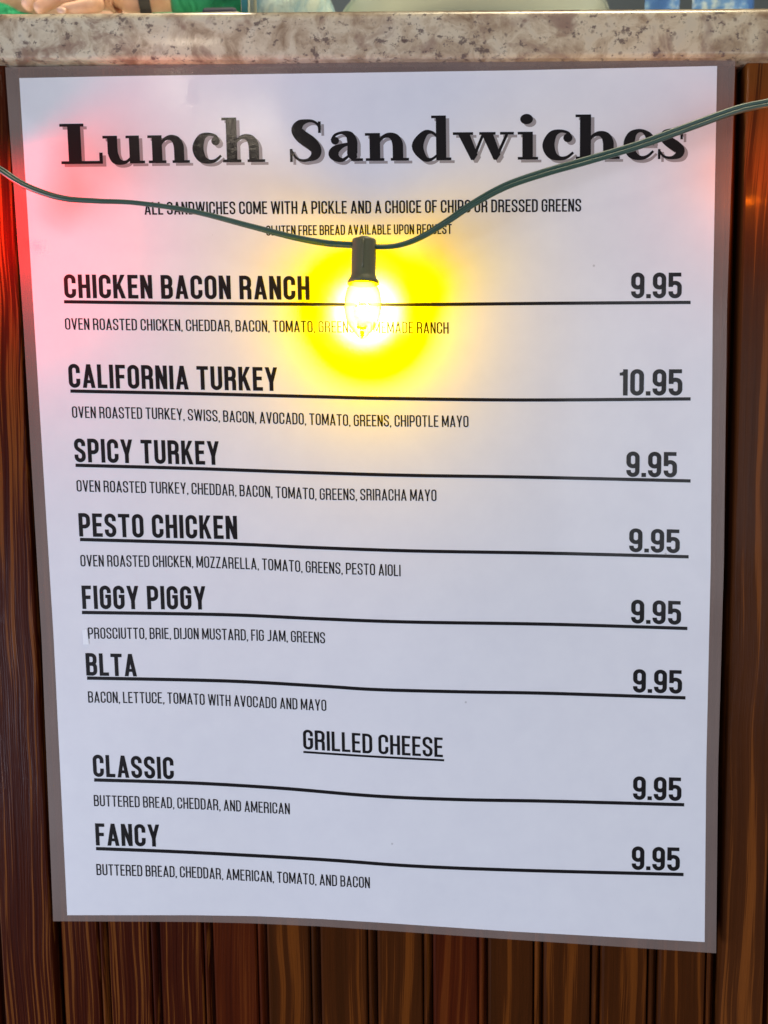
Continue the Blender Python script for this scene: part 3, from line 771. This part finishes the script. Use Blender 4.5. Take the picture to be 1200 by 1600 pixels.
# raised inner shelf carrying the things that show above the granite
YL = .352
zl = at(150, 22.5, YL).z
M_SHELF = simple("pale shelf laminate", (.62, .58, .50), .4)
sh = thing("inner_shelf", "pale raised shelf just behind the granite edge under the resting hand", "shelf", (0, .47, zs - .03))
xd = at(374, 0, YL).x
box("shelf_top", (-.95, YL, zl - .02), (xd, .60, zl), M_SHELF, sh, .002)
for x in (-.92, xd - .03): box("support", (x, YL + .02, zs - .03), (x + .02, .58, zl - .0205), M_SHELF, sh)
zp = at(1180, 20, YL).z; zl_hand = zl
ds = thing("display_shelf", "lower display shelf behind the glass carrying the bowl and the packets", "shelf", (.3, .47, zs - .03))
box("shelf_top", (xd + .01, YL, zp - .012), (.95, .66, zp), M_SHELF, ds, .002)
for x in (xd + .03, .90): box("support", (x, YL + .02, zs - .03), (x + .02, .58, zp - .0125), M_SHELF, ds)
zl = zp
# large white platter behind the glass
M_CER = simple("white glazed ceramic", (.70, .68, .64), .18, .06, 6)
pc_ = at(735, 0, .53); pc_.z = zl
v, f = lathe(Vector((pc_.x, .52, zl)), Vector((pc_.x, .52, zl + 1)), [(0, .075), (.004, .085), (.012, .11), (.035, .150), (.060, .165), (.064, .168), (.064, .162), (.036, .145), (.016, .105), (.012, .06)], 64)
pl_ = link_mesh("serving_bowl", v, f, M_CER, smooth=True)
pl_['label'] = "wide white serving bowl behind the glass screen, seen just above the granite"; pl_['category'] = "bowl"
# blue packets at the right
nt = mat("blue and white printed wrapper"); c = nt.coord('Object')
bc = nt.ramp(nt.noise(c, 38, 3, .6), [(.42, (.10, .22, .62)), (.52, (.22, .40, .80)), (.60, (.75, .80, .90))])
M_BLUE = nt.done(nt.princ(bc, .3))
for (a, b, h, lb) in ((1008, 1062, .085, "narrow blue and white packet behind the glass, left of the wider blue one"), (1082, 1178, .070, "wide blue and white packet behind the glass at the right end")):
    x0, x1 = at(a, 0, .40).x, at(b, 0, .40).x
    V, F = [], []; N1, N2 = 10, 8
    for j in range(N2 + 1):
        for side in (0, 1):
            for i in range(N1 + 1):
                t = i / N1; z = zl + h * j / N2
                bulge = .018 * math.sin(math.pi * t) ** .6 * math.sin(math.pi * (j + .15) / (N2 + .3)) + .0008
                tt = t if side == 0 else 1 - t
                V.append((x0 + (x1 - x0) * tt + .002 * noise.noise(Vector((j * .7, t * 3, a))), .40 + (-bulge if side == 0 else bulge), z))
    row = 2 * (N1 + 1)
    for j in range(N2):
        for i in range(row):
            i2 = (i + 1) % row; F.append((j * row + i, j * row + i2, (j + 1) * row + i2, (j + 1) * row + i))
    F += [tuple(range(row))[::-1], tuple(N2 * row + i for i in range(row))]
    o = link_mesh("packet", V, F, M_BLUE, smooth=True); o['label'] = lb; o['category'] = "packet"; o['group'] = "blue packets behind the glass"
# pale blue plastic bag at the left end of the glass
nt = mat("pale blue film bag"); c = nt.coord('Object')
cr_ = nt.noise(c, 26, 4, .65, 1.0)
M_BAG = nt.done(nt.princ(nt.ramp(cr_, [(.35, (.36, .52, .66)), (.52, (.62, .70, .74)), (.66, (.80, .80, .76))]), .25, Normal=nt.bump(cr_, .8, .01)))
bx = at(455, 0, .42)
v, f = lathe(Vector((bx.x, .42, zl)), Vector((bx.x, .42, zl + 1)), catmull([(0, .030), (.006, .045), (.03, .052), (.06, .046), (.085, .030), (.10, .012), (.12, .022)], 4), 36)
v = [p + Vector((noise.noise(p * 30) * .006, noise.noise(p * 30 + Vector((5, 0, 0))) * .006, 0)) for p in v]
bag = link_mesh("plastic_bag", v, f, M_BAG, smooth=True)
bag['label'] = "crumpled pale blue and white plastic bag at the left end of the glass"; bag['category'] = "bag"
# small beige post beside the glass end
px_ = at(390, 0, .03)
M_POST = simple("beige painted post", (.48, .46, .40), .4)
post = thing("screen_post", "slim beige post beside the left end of the glass screen", "post", (px_.x, .034, zs))
box("upright", (px_.x - .0032, .030, zs + .0025), (px_.x + .0032, .038, zs + .28), M_POST, post, .0008)
box("foot_plate", (px_.x - .006, .026, zs), (px_.x + .006, .042, zs + .0024), M_POST, post, .0005)

zl = zl_hand
# ------------------------------------------------------------------ the person leaning on the shelf
def skinned(name, nodes, edges, material, parent=None, levels=2, root=0, label=None):
    me = bpy.data.meshes.new(name); bm = bmesh.new(); lay = bm.verts.layers.skin.verify()
    vs = []
    off = parent_world(parent) if parent else Vector((0, 0, 0))
    for i, (p, r) in enumerate(nodes):
        v = bm.verts.new(Vector(p) - off); r = r if isinstance(r, tuple) else (r, r)
        v[lay].radius = r; v[lay].use_root = (i == root); vs.append(v)
    for a, b in edges: bm.edges.new((vs[a], vs[b]))
    bm.to_mesh(me); bm.free(); me.materials.append(material)
    o = bpy.data.objects.new(name, me); col.objects.link(o)
    if parent: o.parent = parent
    m = o.modifiers.new("skin", 'SKIN'); m.use_smooth_shade = True; m.branch_smoothing = .4
    m = o.modifiers.new("sub", 'SUBSURF'); m.levels = levels; m.render_levels = levels
    if label: o['label'] = label
    return o
nt = mat("fair skin"); c = nt.coord('Object')
M_SKIN = nt.done(nt.princ(nt.ramp(nt.noise(c, 45, 3, .6), [(.35, (.72, .42, .30)), (.65, (.82, .54, .41))]), .45, Subsurface_Weight=.12, Subsurface_Radius=(.01, .004, .002), Subsurface_Scale=.3, Normal=nt.bump(nt.noise(c, 320, 2), .25, .0008)))
nt = mat("green knitted shirt"); c = nt.coord('Object')
M_SHIRT = nt.done(nt.princ(nt.ramp(nt.noise(c, 30, 3, .6), [(.35, (.012, .26, .12)), (.65, (.03, .42, .20))]), .7, Normal=nt.bump(nt.noise(c, 24, 3, .5, 1.0), .8, .02)))
M_HAIR = simple("brown hair", (.05, .028, .015), .5, .4, 80)
M_STRAP = simple("black rubber strap", (.012, .011, .016), .45)
YH = .385
h = lambda x, y, Y=YH: tuple(at(x, y, Y))
wr = h(226, -9, .392)
cx = at(150, 0, .75).x + .02
N = [((cx, .80, .86), (.13, .10)), ((cx, .79, 1.05), (.12, .095)), ((cx, .77, 1.25), (.14, .10)), ((cx, .74, 1.44), (.12, .08)), ((cx, .72, 1.53), .05), ((cx, .70, 1.60), .055), ((cx, .69, 1.70), (.075, .09)), ((cx, .70, 1.78), (.055, .065)),
     ((cx + .18, .74, 1.46), .055), ((cx + .25, .64, 1.37), .045), (h(480, -66, .50), .038), (h(340, -26, .44), .028), (wr, .0205),          # 8..12 left arm
     (h(192, -6), .0195), (h(166, -8), .0165),                                                                      # 13,14 palm
     (h(148, 8, .368), .0088), (h(122, 13, .364), .0074), (h(94, 17, .361), .0060),                                # 15..17 little finger
     (h(132, -14, .380), .0096), (h(92, -6, .374), .0084), (h(54, 17, .366), .0070),                                    # 18..20 ring
     (h(122, -32, .392), .0104), (h(66, -26, .390), .0090), (h(38, 14, .382), .0076),                                  # 21..23 middle
     (h(122, -36, .402), .0108), (h(72, -42, .404), .0088), (h(40, -26, .404), .0076),                                # 24..26 index
     (h(170, -22, .402), .0120), (h(135, -22, .414), .0100), (h(105, -8, .416), .0088),                               # 27..29 thumb
     ((cx - .18, .74, 1.46), .055), ((cx - .26, .66, 1.36), .045), ((cx - .24, .56, zl + .13), .036), ((cx - .17, .50, zl + .07), .028), ((cx - .11, .47, zl + .032), .020),
     ((cx - .08, .455, zl + .026), .020)]
E = [(0, 1), (1, 2), (2, 3), (3, 4), (4, 5), (5, 6), (6, 7), (3, 8), (8, 9), (9, 10), (10, 11), (11, 12), (12, 13), (13, 14), (14, 15), (15, 16), (16, 17), (14, 18), (18, 19), (19, 20),
     (14, 21), (21, 22), (22, 23), (14, 24), (24, 25), (25, 26), (13, 27), (27, 28), (28, 29), (3, 30), (30, 31), (31, 32), (32, 33), (33, 34), (34, 35)]
k0 = len(N)
base_r = N[35][0]
for q, (dx, dy, L_) in enumerate(((-.012, -.050, .9), (.004, -.056, 1.0), (.018, -.052, .95), (.030, -.040, .75))):
    a = (base_r[0] + dx * .7, base_r[1] + dy * .35, base_r[2] - .002); b = (base_r[0] + dx * 1.2, base_r[1] + dy * .7 * L_, base_r[2] - .008); c_ = (base_r[0] + dx * 1.5, base_r[1] + dy * L_, zl + .009)
    k = len(N); N += [(a, .0095), (b, .0082), (c_, .0070)]; E += [(35, k), (k, k + 1), (k + 1, k + 2)]
k = len(N); N += [((base_r[0] - .026, base_r[1] + .004, base_r[2] - .006), .010), ((base_r[0] - .036, base_r[1] - .020, zl + .011), .0085)]; E += [(34, k), (k, k + 1)]
person = skinned("person", N, E, M_SKIN)
person['label'] = "person in a green shirt and dark wristwatch resting a hand on the counter"; person['category'] = "person"
SN = [((cx, .80, .84), (.150, .12)), ((cx, .79, 1.05), (.140, .115)), ((cx, .77, 1.25), (.158, .118)), ((cx, .74, 1.44), (.135, .095)),
      ((cx + .18, .74, 1.46), .070), ((cx + .25, .64, 1.37), .060), (h(475, -60, .50), .050), (h(385, -22, .455), .0385), (h(330, -10, .425), .0235), (h(282, -3, .405), .0205), (h(262, -2, .400), .0200),
      ((cx - .18, .74, 1.46), .070), ((cx - .26, .66, 1.36), .060), ((cx - .24, .56, zl + .13), .052), ((cx - .19, .51, zl + .075), .040)]
SE = [(0, 1), (1, 2), (2, 3), (3, 4), (4, 5), (5, 6), (6, 7), (7, 8), (8, 9), (9, 10), (3, 11), (11, 12), (12, 13), (13, 14)]
skinned("shirt", SN, SE, M_SHIRT, person, label="green long sleeved shirt pushed up the forearm")
# watch
wa = Vector(h(232, -9.5, .394)); wb = Vector(h(214, -8.5, .391)); ax = (wb - wa).normalized()
v, f = lathe(wa, wb, [(0, .0232), (.0004, .0246), ((wb - wa).length - .0004, .0246), ((wb - wa).length, .0232)], 40)
link_mesh("wristwatch", v, f, M_STRAP, person, smooth=False)
# nail of the little finger
nv = Vector(h(96, 16.0, .3555))
bm = bmesh.new(); bmesh.ops.create_icosphere(bm, subdivisions=2, radius=1)
V = [nv + Vector((p.co.x * .0052, p.co.y * .0015, p.co.z * .0036 + p.co.x * -.0008)) for p in bm.verts]; F = [tuple(q.index for q in fc_.verts) for fc_ in bm.faces]; bm.free()
link_mesh("fingernail", V, F, simple("pink nail", (.80, .55, .47), .2), person, smooth=True)
# face and hair
hd = Vector((cx, .69, 1.70))
bm = bmesh.new(); bmesh.ops.create_uvsphere(bm, u_segments=28, v_segments=18, radius=1)
V, F = [], []
keep = {}
for p in bm.verts:
    if p.co.y > -.25 or p.co.z > .45:
        keep[p.index] = len(V); V.append(hd + Vector((p.co.x * .086, .012 + p.co.y * .098, .025 + p.co.z * .108)) * (1 + 0) + Vector((0, 0, .01 * noise.noise(p.co * 4))))
for q in bm.faces:
    if all(p.index in keep for p in q.verts): F.append(tuple(keep[p.index] for p in q.verts))
bm.free(); hr = link_mesh("hair", V, F, M_HAIR, person, smooth=True)
sd = hr.modifiers.new("thickness", 'SOLIDIFY'); sd.thickness = .008
M_EYE = simple("eye white and iris", (.5, .48, .45), .2)
for sx_ in (-1, 1):
    v, f = lathe(hd + Vector((sx_ * .031, -.074, 0)), hd + Vector((sx_ * .031, -.09, 0)), [(0, .002), (.004, .011), (.010, .009), (.014, .003)], 16); link_mesh("eye", v, f, M_EYE, person, smooth=True)
    v, f = lathe(hd + Vector((sx_ * .074, .0, -.012)), hd + Vector((sx_ * .10, .004, -.012)), [(0, .010), (.005, .026), (.012, .028), (.016, .016)], 16); link_mesh("ear", v, f, M_SKIN, person, smooth=True)
v, f = tube([hd + Vector((0, -.082, .004)), hd + Vector((0, -.094, -.014)), hd + Vector((0, -.102, -.030)), hd + Vector((0, -.088, -.036))], [.006, .008, .011, .007], 12); link_mesh("nose", v, f, M_SKIN, person, smooth=True)
v, f = tube([hd + Vector((x_, -.080 + abs(x_) * .5, -.062)) for x_ in (-.022, -.011, 0, .011, .022)], [.002, .005, .0055, .005, .002], 10); link_mesh("mouth", v, f, simple("lips", (.5, .2, .17), .4), person, smooth=True)
# folded navy cloth under the sleeve
M_NAVY = simple("navy cloth", (.025, .03, .06), .8, .3, 90)
x0, x1 = at(318, 0, .37).x, at(372, 0, .37).x
nv_ = box("folded_cloth", (x0, .360, zl + .0004), (x1, .43, zl + .010), M_NAVY, None, .004)
nv_['label'] = "folded navy cloth lying under the green sleeve"; nv_['category'] = "cloth"
